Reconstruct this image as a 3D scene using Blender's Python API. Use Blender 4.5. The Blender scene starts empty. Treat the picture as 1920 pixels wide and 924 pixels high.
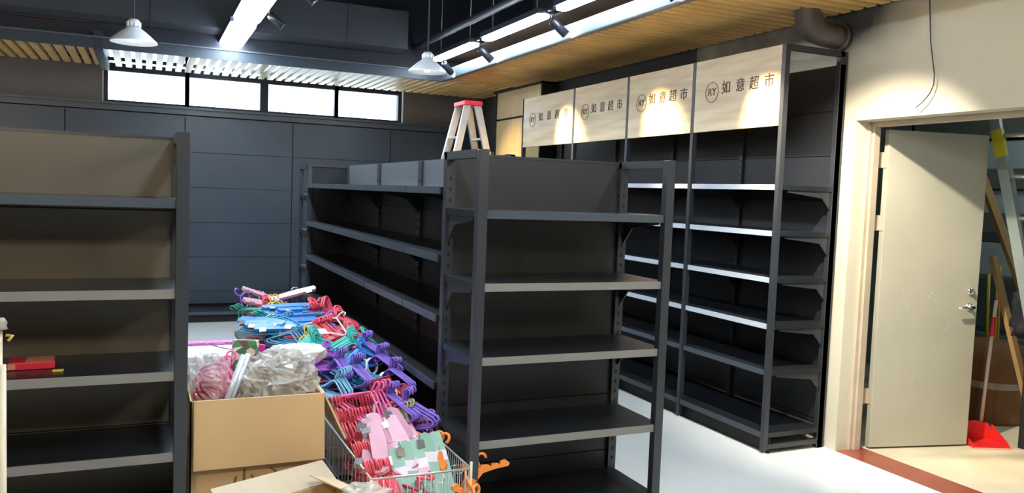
import bpy, math, random
from mathutils import Vector, Matrix, Euler
random.seed(7)
S = bpy.context.scene
COL = S.collection
PI = math.pi

# ------------------------------------------------------------------ camera
cam_d = bpy.data.cameras.new('camera'); cam = bpy.data.objects.new('camera', cam_d); COL.objects.link(cam)
cam_d.sensor_width = 36.0; cam_d.sensor_fit = 'HORIZONTAL'; cam_d.lens = 1520.15/1920*36.0
cam_d.clip_start = 0.05; cam_d.clip_end = 100
_r = Vector((0.91076325, -0.4112026, 0.03771902)); _d = Vector((0.00755522, -0.0747355, -0.99717477)); _f = Vector((0.41285981, 0.90847511, -0.06495962))
_m = Matrix((( _r.x, -_d.x, -_f.x, 0), (_r.y, -_d.y, -_f.y, 0), (_r.z, -_d.z, -_f.z, 1.6), (0, 0, 0, 1)))
cam.matrix_world = _m
S.camera = cam

# ------------------------------------------------------------------ world and exposure
w = bpy.data.worlds.new('world'); S.world = w; w.use_nodes = True
bg = w.node_tree.nodes['Background']; bg.inputs[0].default_value = (0.80, 0.92, 1.0, 1); bg.inputs[1].default_value = 5.0
S.view_settings.view_transform = 'Standard'; S.view_settings.look = 'None'
S.view_settings.gamma = 1.0; S.view_settings.use_curve_mapping = False
S.view_settings.exposure = 0.68
TUBE_POWER = 34.0      # emission of the cool linear tubes
SPOT_POWER = 330.0      # warm track spots
PENDANT_POWER = 50.0  # warm pendants behind the camera

# ------------------------------------------------------------------ materials
def rgb(h):
    c = [int(h[i:i+2], 16)/255 for i in (0, 2, 4)]
    return tuple(x/12.92 if x <= .04045 else ((x+.055)/1.055)**2.4 for x in c)
MATS = {}
def mat(name, col, rough=.5, metal=0., var=.06, scale=6., bump=0., spec=.5, stretch=None, col2=None, **kw):
    if name in MATS: return MATS[name]
    m = bpy.data.materials.new(name); m.use_nodes = True; nt = m.node_tree; N = nt.nodes; L = nt.links
    b = N['Principled BSDF']
    tc = N.new('ShaderNodeTexCoord'); mp = N.new('ShaderNodeMapping'); L.new(tc.outputs['Object'], mp.inputs[0])
    if stretch: mp.inputs['Scale'].default_value = stretch
    nz = N.new('ShaderNodeTexNoise'); nz.inputs['Scale'].default_value = scale; nz.inputs['Detail'].default_value = 5
    L.new(mp.outputs[0], nz.inputs['Vector'])
    cr = N.new('ShaderNodeValToRGB')
    a = tuple(max(0, c*(1-var)) for c in col); z = col2 if col2 else tuple(min(1, c*(1+var)) for c in col)
    cr.color_ramp.elements[0].position = .35; cr.color_ramp.elements[0].color = (*a, 1)
    cr.color_ramp.elements[1].position = .65; cr.color_ramp.elements[1].color = (*z, 1)
    L.new(nz.outputs['Fac'], cr.inputs[0]); L.new(cr.outputs[0], b.inputs['Base Color'])
    b.inputs['Roughness'].default_value = rough; b.inputs['Metallic'].default_value = metal
    b.inputs['Specular IOR Level'].default_value = spec
    if bump:
        bp = N.new('ShaderNodeBump'); bp.inputs['Strength'].default_value = bump; bp.inputs['Distance'].default_value = .01
        L.new(nz.outputs['Fac'], bp.inputs['Height']); L.new(bp.outputs[0], b.inputs['Normal'])
    for k, v in kw.items(): b.inputs[k].default_value = v
    MATS[name] = m; return m
def emis(name, col, s):
    if name in MATS: return MATS[name]
    m = bpy.data.materials.new(name); m.use_nodes = True; nt = m.node_tree
    e = nt.nodes.new('ShaderNodeEmission'); e.inputs[0].default_value = (*col, 1); e.inputs[1].default_value = s
    nt.links.new(e.outputs[0], nt.nodes['Material Output'].inputs[0]); MATS[name] = m; return m

M_STEEL = mat('black_steel', (.026, .029, .034), .36, var=.05, scale=3, spec=.6)
M_DECK = mat('black_deck', (.013, .015, .018), .30, var=.05, scale=3, spec=.5)
M_PANEL = mat('black_panel', (.017, .018, .021), .46, var=.10, scale=2, spec=.55)
M_BPANEL = mat('blue_panel', (.028, .044, .064), .38, var=.12, scale=1.5, spec=.55)
M_LIP = mat('lit_lip_pale', (.42, .46, .50), .35, var=.03)  # shelf lips catching lamp light, the brightness put into the colour
M_LIPG = mat('lit_lip_grey', (.20, .19, .17), .38, var=.05)  # dimmer lit lips, light on the shelf edge put into the colour
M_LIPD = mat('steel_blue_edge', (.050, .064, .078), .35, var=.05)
M_SLOT = mat('slot_floor_light', (.35, .35, .33), .6)  # pale specks paint floor light coming through the slots
M_SLOTD = mat('slot_dark', (.006, .006, .007), .8)
M_FLOOR = mat('tile_floor', (.78, .81, .79), .14, var=.03, scale=1.5)
M_PLASTER = None
M_DARKWALL = mat('dark_ceiling_paint', (.030, .036, .050), .7, var=.15, scale=2)
M_BEAM = mat('dark_beam_paint', (.016, .021, .034), .6, var=.15, scale=2)
M_DUCT = mat('duct_grey', (.040, .048, .060), .5, var=.1, scale=2)
M_UPWALL = mat('taupe_wall', (.15, .130, .118), .6, var=.06, scale=1.5)
M_SLAT = mat('slat_wood', rgb('dcb470'), .45, var=.14, scale=2.5)
M_SLATR = mat('slat_wood_backlit', rgb('c9b48e'), .40, var=.10, scale=2.5)  # same slats backlit, window glare put into a paler wood colour
M_FASCIA = mat('fascia_metal', (.085, .11, .13), .42, metal=.1, var=.05, scale=2)
M_FASCIAD = mat('fascia_dark', (.028, .042, .058), .4, metal=.1, var=.08, scale=2)
M_SIGN = mat('sign_wood', rgb('d8bd92'), .34, var=.07, scale=2.2, stretch=(1, .8, 7), col2=rgb('e6d0a9'))
M_CABWOOD = mat('cabinet_wood', rgb('dcc089'), .4, var=.08, scale=2.4, stretch=(1, 6, .8))
M_LETTER = mat('letter_brown', rgb('4c3a2c'), .5)
M_ALU = mat('aluminium', (.72, .70, .66), .34, metal=.75, var=.05)
M_CHROME = mat('chrome', (.8, .8, .78), .15, metal=1.0, var=.02)
M_RED = mat('red_plastic', rgb('d22a3c'), .35)
M_WHITE = mat('white_paint', (.80, .82, .82), .4, var=.03)
M_DOOR = mat('door_paint', rgb('b3b09e'), .42, var=.05, scale=2.0)
M_FRAME = mat('door_frame_paint', rgb('b9aa94'), .5, var=.08, scale=4)
M_CARD = mat('cardboard', rgb('cba878'), .75, var=.05, scale=3)
M_CARDL = mat('cardboard_inside', rgb('dcc29c'), .75, var=.05, scale=3)
M_INK = mat('ink', rgb('7b6244'), .8)
M_RUST = mat('threshold_red', rgb('8f4a38'), .25, var=.10, scale=5)
M_BLACK = mat('matte_black', (.008, .008, .009), .7)
M_PIPE = mat('sooty_pipe', (.085, .068, .062), .5, var=.35, scale=9)
M_CREAM = mat('cream_tube', rgb('cfc6ae'), .4)

def plaster():
    m = mat('plaster_wall', rgb('cdc6b0'), .75, var=.04, scale=1.6, bump=.15)
    nt = m.node_tree; N = nt.nodes; L = nt.links; b = N['Principled BSDF']
    g = N.new('ShaderNodeNewGeometry'); sp = N.new('ShaderNodeSeparateXYZ'); L.new(g.outputs['Position'], sp.inputs[0])
    nz = N.new('ShaderNodeTexNoise'); nz.inputs['Scale'].default_value = 3.0; nz.inputs['Detail'].default_value = 4
    L.new(g.outputs['Position'], nz.inputs['Vector'])
    # black overspray of the ceiling paint, a stain along the top of the wall and around the pipe
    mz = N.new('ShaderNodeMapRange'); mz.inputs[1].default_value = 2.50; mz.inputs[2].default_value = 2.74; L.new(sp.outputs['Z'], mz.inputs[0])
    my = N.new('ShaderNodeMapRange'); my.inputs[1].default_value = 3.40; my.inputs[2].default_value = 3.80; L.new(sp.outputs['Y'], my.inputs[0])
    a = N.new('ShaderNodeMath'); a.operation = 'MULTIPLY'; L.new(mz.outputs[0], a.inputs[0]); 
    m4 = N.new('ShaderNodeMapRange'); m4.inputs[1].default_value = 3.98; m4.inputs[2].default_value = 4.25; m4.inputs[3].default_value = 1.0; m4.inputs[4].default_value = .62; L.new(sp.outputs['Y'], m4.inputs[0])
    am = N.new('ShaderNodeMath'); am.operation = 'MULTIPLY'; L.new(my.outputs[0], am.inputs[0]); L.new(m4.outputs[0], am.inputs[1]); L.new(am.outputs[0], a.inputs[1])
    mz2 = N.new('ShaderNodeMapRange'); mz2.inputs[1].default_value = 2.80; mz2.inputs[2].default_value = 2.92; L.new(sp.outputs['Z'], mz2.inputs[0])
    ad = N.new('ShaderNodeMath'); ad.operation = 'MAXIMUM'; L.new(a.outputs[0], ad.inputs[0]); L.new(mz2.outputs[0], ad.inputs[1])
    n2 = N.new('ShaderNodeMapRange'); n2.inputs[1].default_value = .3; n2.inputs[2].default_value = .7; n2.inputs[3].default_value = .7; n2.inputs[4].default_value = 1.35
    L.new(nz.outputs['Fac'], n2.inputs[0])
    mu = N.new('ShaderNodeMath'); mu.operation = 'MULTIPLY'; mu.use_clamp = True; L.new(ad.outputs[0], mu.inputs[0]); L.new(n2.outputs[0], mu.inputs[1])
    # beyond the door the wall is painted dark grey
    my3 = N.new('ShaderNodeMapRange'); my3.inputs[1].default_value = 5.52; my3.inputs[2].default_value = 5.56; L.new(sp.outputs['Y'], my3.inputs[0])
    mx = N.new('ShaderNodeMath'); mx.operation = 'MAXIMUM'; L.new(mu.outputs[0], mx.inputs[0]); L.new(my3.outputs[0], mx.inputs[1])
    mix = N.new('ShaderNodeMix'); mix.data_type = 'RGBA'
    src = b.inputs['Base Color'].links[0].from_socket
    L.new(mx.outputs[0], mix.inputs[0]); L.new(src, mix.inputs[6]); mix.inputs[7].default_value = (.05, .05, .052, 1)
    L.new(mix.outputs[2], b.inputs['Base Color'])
    return m
M_PLASTER = plaster()

def clear_plastic(name, col, alpha, rough=.12):
    m = mat(name, col, rough, var=.25, scale=14, bump=.6)
    m.node_tree.nodes['Principled BSDF'].inputs['Alpha'].default_value = alpha
    return m
M_BAG = clear_plastic('clear_plastic', (.66, .64, .58), .46, .06)
M_BAGP = clear_plastic('clear_plastic_thin', (.80, .78, .79), .30, .08)

def camo():
    m = bpy.data.materials.new('camouflage_print'); m.use_nodes = True; N = m.node_tree.nodes; L = m.node_tree.links
    b = N['Principled BSDF']; b.inputs['Roughness'].default_value = .35
    tc = N.new('ShaderNodeTexCoord'); v = N.new('ShaderNodeTexVoronoi'); v.inputs['Scale'].default_value = 30; L.new(tc.outputs['Object'], v.inputs[0])
    cr = N.new('ShaderNodeValToRGB'); cr.color_ramp.interpolation = 'CONSTANT'
    e = cr.color_ramp.elements; e[0].position = 0; e[0].color = (*rgb('3f6a4c'), 1); e[1].position = .3; e[1].color = (*rgb('6d4b45'), 1)
    for p, c in ((.5, 'cbb9a0'), (.72, '54855c'), (.86, 'e0d5c6')):
        x = e.new(p); x.color = (*rgb(c), 1)
    sp = N.new('ShaderNodeSeparateXYZ'); L.new(v.outputs['Color'], sp.inputs[0]); L.new(sp.outputs['X'], cr.inputs[0])
    L.new(cr.outputs[0], b.inputs['Base Color']); return m
M_CAMO = camo()

def glitter():
    m = bpy.data.materials.new('pink_glitter'); m.use_nodes = True; N = m.node_tree.nodes; L = m.node_tree.links
    b = N['Principled BSDF']; b.inputs['Roughness'].default_value = .3
    tc = N.new('ShaderNodeTexCoord'); v = N.new('ShaderNodeTexNoise'); v.inputs['Scale'].default_value = 90; L.new(tc.outputs['Object'], v.inputs[0])
    cr = N.new('ShaderNodeValToRGB'); e = cr.color_ramp.elements
    e[0].position = .42; e[0].color = (*rgb('b5409a'), 1); e[1].position = .62; e[1].color = (*rgb('e79bd0'), 1)
    L.new(v.outputs['Fac'], cr.inputs[0]); L.new(cr.outputs[0], b.inputs['Base Color']); return m
M_GLIT = glitter()

def glass():
    m = bpy.data.materials.new('window_glass'); m.use_nodes = True; N = m.node_tree.nodes; L = m.node_tree.links
    t = N.new('ShaderNodeBsdfTransparent'); g = N.new('ShaderNodeBsdfGlossy'); g.inputs['Roughness'].default_value = .05
    x = N.new('ShaderNodeMixShader'); x.inputs[0].default_value = .06
    t.inputs[0].default_value = (.95, .98, 1, 1)
    L.new(t.outputs[0], x.inputs[1]); L.new(g.outputs[0], x.inputs[2]); L.new(x.outputs[0], N['Material Output'].inputs[0]); return m
M_GLASS = glass()

# ------------------------------------------------------------------ mesh helpers
class MB:
    def __init__(s): s.v = []; s.f = []; s.mi = []; s.sm = []
    def box(s, x0, x1, y0, y1, z0, z1, mi=0, M=None):
        n = len(s.v)
        c = [(x0, y0, z0), (x1, y0, z0), (x1, y1, z0), (x0, y1, z0), (x0, y0, z1), (x1, y0, z1), (x1, y1, z1), (x0, y1, z1)]
        s.v += [tuple(M @ Vector(p)) if M else p for p in c]
        for q in ((0, 3, 2, 1), (4, 5, 6, 7), (0, 1, 5, 4), (1, 2, 6, 5), (2, 3, 7, 6), (3, 0, 4, 7)):
            s.f.append(tuple(n+i for i in q)); s.mi.append(mi); s.sm.append(False)
        return s
    def prism(s, poly, axis, a, b, mi=0, smooth=False):
        # poly: 2-D outline (ccw) in the two other axes, swept along axis from a to b
        n = len(s.v); k = len(poly)
        def P(u, v, t): return {'x': (t, u, v), 'y': (u, t, v), 'z': (u, v, t)}[axis]
        s.v += [P(u, v, a) for u, v in poly] + [P(u, v, b) for u, v in poly]
        s.f.append(tuple(n+i for i in range(k))[::-1]); s.f.append(tuple(n+k+i for i in range(k)))
        for i in range(k): s.f.append((n+i, n+(i+1) % k, n+k+(i+1) % k, n+k+i))
        s.mi += [mi]*(k+2); s.sm += [False, False]+[smooth]*k
        return s
    def tube(s, pts, r, n=6, mi=0, closed=False):
        pts = [Vector(p) for p in pts]; base = len(s.v); K = len(pts)
        rr = r if isinstance(r, (list, tuple)) else [r]*K
        up = None
        for i, p in enumerate(pts):
            if closed: t = pts[(i+1) % K]-pts[i-1]
            else: t = pts[min(i+1, K-1)]-pts[max(i-1, 0)]
            t.normalize()
            if up is None: up = Vector((0, 0, 1)) if abs(t.z) < .9 else Vector((1, 0, 0))
            a = t.cross(up); a.normalize(); b = a.cross(t); up = b
            for j in range(n):
                q = 2*PI*j/n; s.v.append(tuple(p+(a*math.cos(q)+b*math.sin(q))*rr[i]))
        for i in range(K if closed else K-1):
            for j in range(n):
                a0 = base+i*n+j; a1 = base+i*n+(j+1) % n; b0 = base+((i+1) % K)*n+j; b1 = base+((i+1) % K)*n+(j+1) % n
                s.f.append((a0, a1, b1, b0)); s.mi.append(mi); s.sm.append(True)
        if not closed:
            s.f.append(tuple(base+j for j in range(n))[::-1]); s.f.append(tuple(base+(K-1)*n+j for j in range(n))); s.mi += [mi, mi]; s.sm += [False, False]
        return s
    def lathe(s, prof, n=24, mi=0, M=None, cap=False):
        base = len(s.v); K = len(prof)
        for r, z in prof:
            for j in range(n):
                q = 2*PI*j/n; p = Vector((r*math.cos(q), r*math.sin(q), z)); s.v.append(tuple(M @ p if M else p))
        for i in range(K-1):
            for j in range(n):
                s.f.append((base+i*n+j, base+i*n+(j+1) % n, base+(i+1)*n+(j+1) % n, base+(i+1)*n+j)); s.mi.append(mi); s.sm.append(True)
        if cap:
            s.f.append(tuple(base+j for j in range(n))[::-1]); s.f.append(tuple(base+(K-1)*n+j for j in range(n))); s.mi += [mi, mi]; s.sm += [False, False]
        return s
    def quad(s, a, b, c, d, mi=0):
        n = len(s.v); s.v += [tuple(a), tuple(b), tuple(c), tuple(d)]; s.f.append((n, n+1, n+2, n+3)); s.mi.append(mi); s.sm.append(False); return s
    def mesh(s, name, mats):
        me = bpy.data.meshes.new(name); me.from_pydata(s.v, [], s.f)
        for m in (mats if isinstance(mats, (list, tuple)) else [mats]): me.materials.append(m)
        me.polygons.foreach_set('material_index', s.mi); me.polygons.foreach_set('use_smooth', s.sm); me.update()
        return me
    def build(s, name, mats, parent=None, loc=(0, 0, 0), rot=(0, 0, 0), bevel=0):
        o = bpy.data.objects.new(name, s.mesh(name, mats)); COL.objects.link(o); o.location = loc; o.rotation_euler = rot
        if parent: o.parent = parent
        if bevel:
            b = o.modifiers.new('bevel', 'BEVEL'); b.width = bevel; b.segments = 2; b.limit_method = 'ANGLE'
        return o
def tag(o, label, cat, group=None, kind=None):
    o['label'] = label; o['category'] = cat
    if group: o['group'] = group
    if kind: o['kind'] = kind
    return o
def thing(name, label, cat, loc=(0, 0, 0), rz=0, group=None, rot=None):
    o = bpy.data.objects.new(name, None); COL.objects.link(o); o.location = loc; o.rotation_euler = rot or (0, 0, rz)
    o.empty_display_size = .05
    return tag(o, label, cat, group)
def struct(name, mb, m, label=None, bevel=0):
    o = mb.build(name, m, bevel=bevel); o['kind'] = 'structure'
    if label: o['label'] = label
    return o
def copy_tree(o, parent=None):
    c = o.copy(); COL.objects.link(c)
    if parent: c.parent = parent
    for ch in list(o.children): copy_tree(ch, c)
    return c

# ------------------------------------------------------------------ room shell
struct('floor', MB().box(-4, 4.13, -2.5, 10.6, -.1, 0).box(4.13, 4.37, -2.5, 2.5, -.1, 0).box(4.13, 4.37, 3.86, 10.6, -.1, 0), M_FLOOR, 'pale glossy tiled shop floor')
M_SCREED = mat('store_floor_screed', rgb('c9bda2'), .6, var=.08, scale=4)
struct('floor_storeroom', MB().box(4.37, 8, 1.5, 6.0, -.1, 0), M_SCREED, 'beige cement floor of the storeroom behind the open door')
struct('trim_1', MB().box(4.13, 4.37, 2.5, 3.86, -.1, .0), M_RUST, 'reddish brown stone threshold strip in the doorway')
struct('ceiling', MB().box(-4.2, 4.4, -2.7, 10.8, 3.9, 4.0), M_DARKWALL, 'dark painted bare ceiling high above the slats')
struct('wall_left', MB().box(-4.2, -4, -2.7, 10.8, -.1, 3.9), M_UPWALL)
struct('wall_near', MB().box(-4, 4.4, -2.7, -2.5, -.1, 3.9), M_UPWALL)
# right wall with the doorway cut out
struct('wall_right', MB().box(4.13, 4.37, -2.5, 2.5, 0, 3.9).box(4.13, 4.32, 3.855, 10.8, 0, 3.9).box(4.13, 4.37, 2.5, 3.855, 2.148, 3.9), M_PLASTER, 'off white plaster wall with black overspray along its top')
# back wall: lower part, piers beside the window band, top
wb = MB()
wb.box(-4, 4.13, 10.32, 10.6, 0, 2.45)
wb.box(-4, -.44, 10.25, 10.6, 2.45, 3.9).box(3.04, 4.13, 10.25, 10.6, 2.45, 3.9).box(-.44, 3.04, 10.25, 10.6, 3.6, 3.9)
struct('wall_back', wb, M_UPWALL, 'taupe back wall above the dark panels, windows let into it')
struct('trim_2', MB().box(-4, 4.12, 10.16, 10.32, 2.43, 2.455).box(-4, 4.12, 10.20, 10.32, 2.37, 2.43), M_LIPD, 'thin bluish ledge under the window band')
# four high windows
WX = [(-.40, .43), (.45, 1.27), (1.34, 2.165), (2.19, 2.985)]
for i, (a, b) in enumerate(WX):
    o = thing('window_%d' % (i+1), '', 'window'); o['kind'] = 'structure'
    o['label'] = ['bright window furthest left of the high band', 'second bright window of the high band from the left', 'third bright window of the high band from the left', 'bright window at the right end of the high band'][i]
    fr = MB()
    fr.box(a-.02, b+.02, 10.27, 10.33, 2.455, 2.487).box(a-.02, b+.02, 10.27, 10.33, 2.81, 2.90).box(a-.02, b+.02, 10.27, 10.33, 3.56, 3.60)
    fr.box(a-.035, a+.012, 10.26, 10.34, 2.455, 3.6).box(b-.012, b+.035, 10.26, 10.34, 2.455, 3.6)
    fr.build('window_frame', M_BEAM, o)
    MB().box(a+.01, b-.01, 10.295, 10.303, 2.48, 2.82).build('window_pane', M_GLASS, o)
    MB().box(a+.01, b-.01, 10.295, 10.303, 2.90, 3.57).build('window_pane', M_GLASS, o)

# ------------------------------------------------------------------ ceiling works
# perimeter slat ceiling: right run (slats across), back run (slats along Y)
sl = MB(); y = -1.0
while y < 8.6:
    sl.box(3.02, 4.07, y, y+.062, 2.83, 2.865); y += .10
struct('trim_3', sl, M_SLAT, 'honey coloured wooden slat ceiling running along the right wall')
sl = MB(); x = -3.9
while x < 4.05:
    if not -.46 < x < -.34: sl.box(x, x+.062, 8.68, 10.02, 2.83, 2.865, 1 if -.35 < x < 2.6 else 0)
    x += .10
struct('trim_4', sl, [M_SLAT, M_SLATR], 'wooden slat ceiling in front of the high windows')
b = MB().box(3.05, 3.06, -2.4, 8.6, 2.866, 2.90).box(4.0, 4.04, -2.4, 8.6, 2.866, 2.90).box(3.5, 3.53, -2.4, 8.6, 2.866, 2.90)
b.box(-3.9, 4.05, 9.80, 9.86, 2.866, 2.90)
struct('trim_5', b, M_BLACK, 'black rails carrying the ceiling slats')
struct('trim_6', MB().box(2.985, 3.02, -2.4, 8.68, 2.815, 2.925).box(2.985, 3.04, -2.4, 8.68, 2.813, 2.82), M_FASCIA, 'shiny pale metal channel edging the right slat ceiling')
struct('trim_7', MB().box(-3.9, 2.985, 8.645, 8.68, 2.815, 2.925).box(-3.9, 2.985, 8.63, 8.645, 2.912, 2.925, 1), [M_FASCIAD, M_FASCIA], 'dark metal channel edging the slat ceiling by the windows')  # thin pale top strip paints a lamp reflection on the channel
struct('trim_8', MB().box(-.45, -.37, 8.64, 10.25, 2.80, 2.98), M_BEAM, 'dark beam across the slats at the left end of the windows')
# boards closing the gap above the slats over the solid piers and along the right
struct('trim_9', MB().box(-4, -.45, 8.7, 10.25, 3.05, 3.07).box(3.02, 4.13, -2.4, 10.25, 3.05, 3.07), mat('soffit_brown', (.045, .028, .018), .8), 'dark brown boards above the slats')
# deep roof beams
struct('beam_1', MB().box(-4, 4.13, 8.74, 8.82, 2.93, 3.9), M_BEAM, 'deep dark drop board above the slats in front of the windows')
b = MB().box(-4, 2.49, 8.30, 8.70, 3.065, 3.45)
for xx in (-1.6, .047, 1.87): b.box(xx-.012, xx+.012, 8.285, 8.71, 3.06, 3.455)
tag(b.build('air_duct', M_DUCT), 'long grey rectangular air duct crossing under the dark ceiling', 'duct')
struct('beam_2', MB().box(-4, 4.13, 4.3, 4.7, 3.45, 3.9), M_BEAM)
struct('beam_3', MB().box(-4, 4.13, .5, .9, 3.45, 3.9), M_BEAM)
p = MB().tube([(3.02, 9.9, 3.3), (3.09, 6.5, 3.3), (3.2, -2.4, 3.3)], .03, 10).tube([(2.93, 8.8, 3.3), (2.93, 8.8, 3.9)], .02, 8)
p = MB().tube([(2.70, -2.4, 3.16), (2.70, 8.72, 3.16)], .035, 10)
tag(p.build('conduit_pipe', M_DUCT), 'grey conduit pipe running above the right row of tube lights', 'pipe')
p = MB().tube([(-1.0, -2.4, 3.22), (-1.0, 8.72, 3.22)], .03, 10)
tag(p.build('conduit_pipe', M_DUCT), 'grey conduit pipe at the upper left corner, left of the pendant lamps', 'pipe')

# ------------------------------------------------------------------ lights
E_TUBE = emis('tube_glow', (.74, .86, 1.0), TUBE_POWER)
def linear_light(x, y0, y1, z, wd, label, group):
    L = y1-y0
    t = thing('linear_light', label, 'ceiling light', (x, y0, z), 0, group)
    MB().box(-wd/2-.012, wd/2+.012, 0, L, .012, .055).build('housing', M_BEAM, t)
    k = 8; pts = []
    outline = [(wd/2*math.cos(a), .04+wd/2*(math.sin(a))) for a in [PI+PI*i/k for i in range(k+1)]] + [(wd/2*math.cos(a), L-.04+wd/2*math.sin(a)) for a in [PI*i/k for i in range(k+1)]]
    MB().prism(outline, 'z', -.012, .012).build('diffuser', E_TUBE, t)
    for yy in (.15, L-.15): MB().tube([(0, yy, .05), (0, yy, (3.066 if 8.3 < y0+yy < 8.7 and z+.07 < 3.066 else 2.932 if y0+yy > 8.74 and y0+yy < 8.82 else 3.9)-z)], .004, 6).build('suspension_wire', M_ALU, t)
    return t
rB = [(7.26, 8.40, 'tube light in the right row, nearest the windows'), (5.79, 7.0, 'tube light in the right row, between the two track spotlights'), (4.36, 5.53, 'tube light in the right row, cut by the top edge of the picture'),
      (2.9, 4.1, 'tube light in the right row, above the doorway end'), (1.4, 2.6, 'tube light in the right row, nearly overhead'), (-.5, .7, 'tube light in the right row, behind the viewer')]
for a, b_, l in rB: linear_light(2.84, a, b_, 3.0, .10, 'cool white '+l, 'right row of tube lights')
rA = [(7.55, 8.75, 'second from the windows'), (6.2, 7.38, 'large, cut by the top picture edge'), (4.8, 6.0, 'just above the picture'), (3.2, 4.4, 'fourth from the windows'), (1.0, 2.2, 'nearly overhead')]
for a, b_, l in rA: linear_light(.78, a, b_, 2.99, .21, 'cool white tube light in the left row, '+l, 'left row of tube lights')  # width enlarged to include the bloom around each tube
linear_light(.72, 8.95, 9.9, 2.925, .10, 'narrow tube light shining through the slats below the window band', 'left row of tube lights')

def aim(o, tgt):
    d = Vector(tgt)-Vector(o.location); o.rotation_euler = d.to_track_quat('-Z', 'Y').to_euler()
M_SPOTB = mat('spot_black', (.03, .034, .042), .3, metal=.3)
E_SPOT = emis('spot_glow', (1, .86, .66), 25)
def track_spot(loc, tgt, label, power=1.0, size=36, blend=1.0, col=(1, .74, .44)):
    t = thing('track_spotlight', label, 'spotlight', loc, 0, 'track spotlights')
    d = (Vector(tgt)-Vector(loc)); q = d.to_track_quat('-Z', 'Y')
    h = MB().lathe([(.0, .0), (.032, .0), (.034, -.005), (.034, -.150), (.028, -.150), (.028, -.135)], 20).build('lamp_head', M_SPOTB, t)
    h.rotation_mode = 'QUATERNION'; h.rotation_quaternion = q; h.location = (0, 0, 0)
    l = MB().lathe([(.0, -.138), (.027, -.138)], 20).build('lens', E_SPOT, h)
    MB().tube([(0, 0, .0), (0, 0, .09)], .010, 8).box(-.02, .02, -.045, .045, .08, .11).build('mount', M_SPOTB, t)
    ld = bpy.data.lights.new('spot', 'SPOT'); ld.energy = SPOT_POWER*power; ld.spot_size = math.radians(size); ld.spot_blend = blend; ld.color = col; ld.shadow_soft_size = .03
    lo = bpy.data.objects.new('spot_lamp', ld); COL.objects.link(lo); lo.parent = t; lo.rotation_mode = 'QUATERNION'; lo.rotation_quaternion = q; lo.location = q @ Vector((0, 0, -.16))
    return t
track_spot((2.84, 5.66, 2.935), (3.62, 5.22, 2.10), 'black cylindrical track spotlight second from the windows, aimed at the sign boards')
track_spot((2.84, 7.13, 2.935), (3.62, 6.72, 2.10), 'black cylindrical track spotlight nearest the windows, aimed at the sign boards')
track_spot((2.84, 4.22, 2.935), (3.62, 4.06, 2.08), 'black track spotlight above the first sign board', 1.0)
track_spot((2.84, 3.05, 2.935), (4.30, 3.80, 1.10), 'black track spotlight in front of the doorway', 1.0, 66, .8, (1, .90, .74))
track_spot((2.84, 8.15, 2.935), (3.93, 8.75, 2.12), 'black track spotlight above the far wooden panels')
# rows of small spots seen over the left row
for i, (x_, y_) in enumerate([(.98, 7.45), (1.05, 6.3)]):
    track_spot((x_, y_, 3.08), (1.4, y_-.1, 2.7), ['black track spotlight beside the left row of tubes, nearer the windows', 'black track spotlight beside the left row of tubes, by the top edge'][i], .03, 50)

M_SHADE = mat('pendant_shade', (.55, .57, .58), .35, metal=.2)
M_SHIN = mat('pendant_inside', (.9, .92, .94), .5)
def pendant(x, y, z, r, label, bulb, colr, warm_light=None):
    t = thing('pendant_lamp', label, 'pendant lamp', (x, y, z), 0, 'dome pendant lamps')
    k = r/.15
    sh = MB().lathe([(.15*k, 0), (.147*k, .012), (.115*k, .042), (.075*k, .075), (.045*k, .095), (.042*k, .100)], 32)
    sh.lathe([(.040*k, .098), (.072*k, .072), (.112*k, .040), (.145*k, .004), (.15*k, 0)], 32, 1)
    sh.build('lamp_shade', [M_SHADE, M_SHIN], t)
    MB().lathe([(.0, .155), (.030*k, .152), (.042*k, .135), (.045*k, .098), (.0, .098)], 24).build('cap', M_SHADE, t)
    v = MB()
    for i in range(10):
        a = 2*PI*i/10; Mx = Matrix.Rotation(a, 4, 'Z'); v.box(.043*k, .047*k, -.006, .006, .104, .134, 0, Mx)
    v.build('vent_slots', M_WHITE, t)
    MB().lathe([(.0, .0), (.02, .006), (.03, .03), (.022, .06), (.012, .095)], 16).build('bulb', emis('bulb_'+colr, (.9, .95, 1) if colr == 'cool' else (1, .8, .55), bulb), t)
    MB().tube([(0, 0, .15), (0, 0, 3.9-z)], .006, 8).build('rod', M_DUCT, t)
    if warm_light:
        ld = bpy.data.lights.new('pendant', 'POINT'); ld.energy = warm_light; ld.color = (1, .85, .64); ld.shadow_soft_size = .12
        lo = bpy.data.objects.new('pendant_light', ld); COL.objects.link(lo); lo.parent = t; lo.location = (0, 0, -.06)
    return t
pendant(-.075, 6.0, 2.50, .145, 'grey dome pendant lamp hanging left of the left tube row', 6, 'cool')
pendant(1.96, 6.0, 2.50, .145, 'grey dome pendant lamp hanging beside the right tube row', 10, 'cool')
pendant(-.9, .7, 2.55, .15, 'dome pendant lamp behind the viewer on the left, warm bulb', 12, 'warm', PENDANT_POWER*1.25)
pendant(2.0, .7, 2.55, .15, 'dome pendant lamp behind the viewer on the right, warm bulb', 12, 'warm', PENDANT_POWER*.5)

pendant(-2.1, 6.0, 2.50, .145, 'added warm dome pendant lamp out of view on the left, in line with the other two', 12, 'warm', 40)  # unseen lamp added to warm the left slats and back wall
pendant(2.3, 2.4, 2.62, .145, 'added warm dome pendant lamp above the picture, in front of the sign boards', 12, 'warm', 10)  # made-up unseen lamp, added to brighten the right slats and end unit
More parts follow.
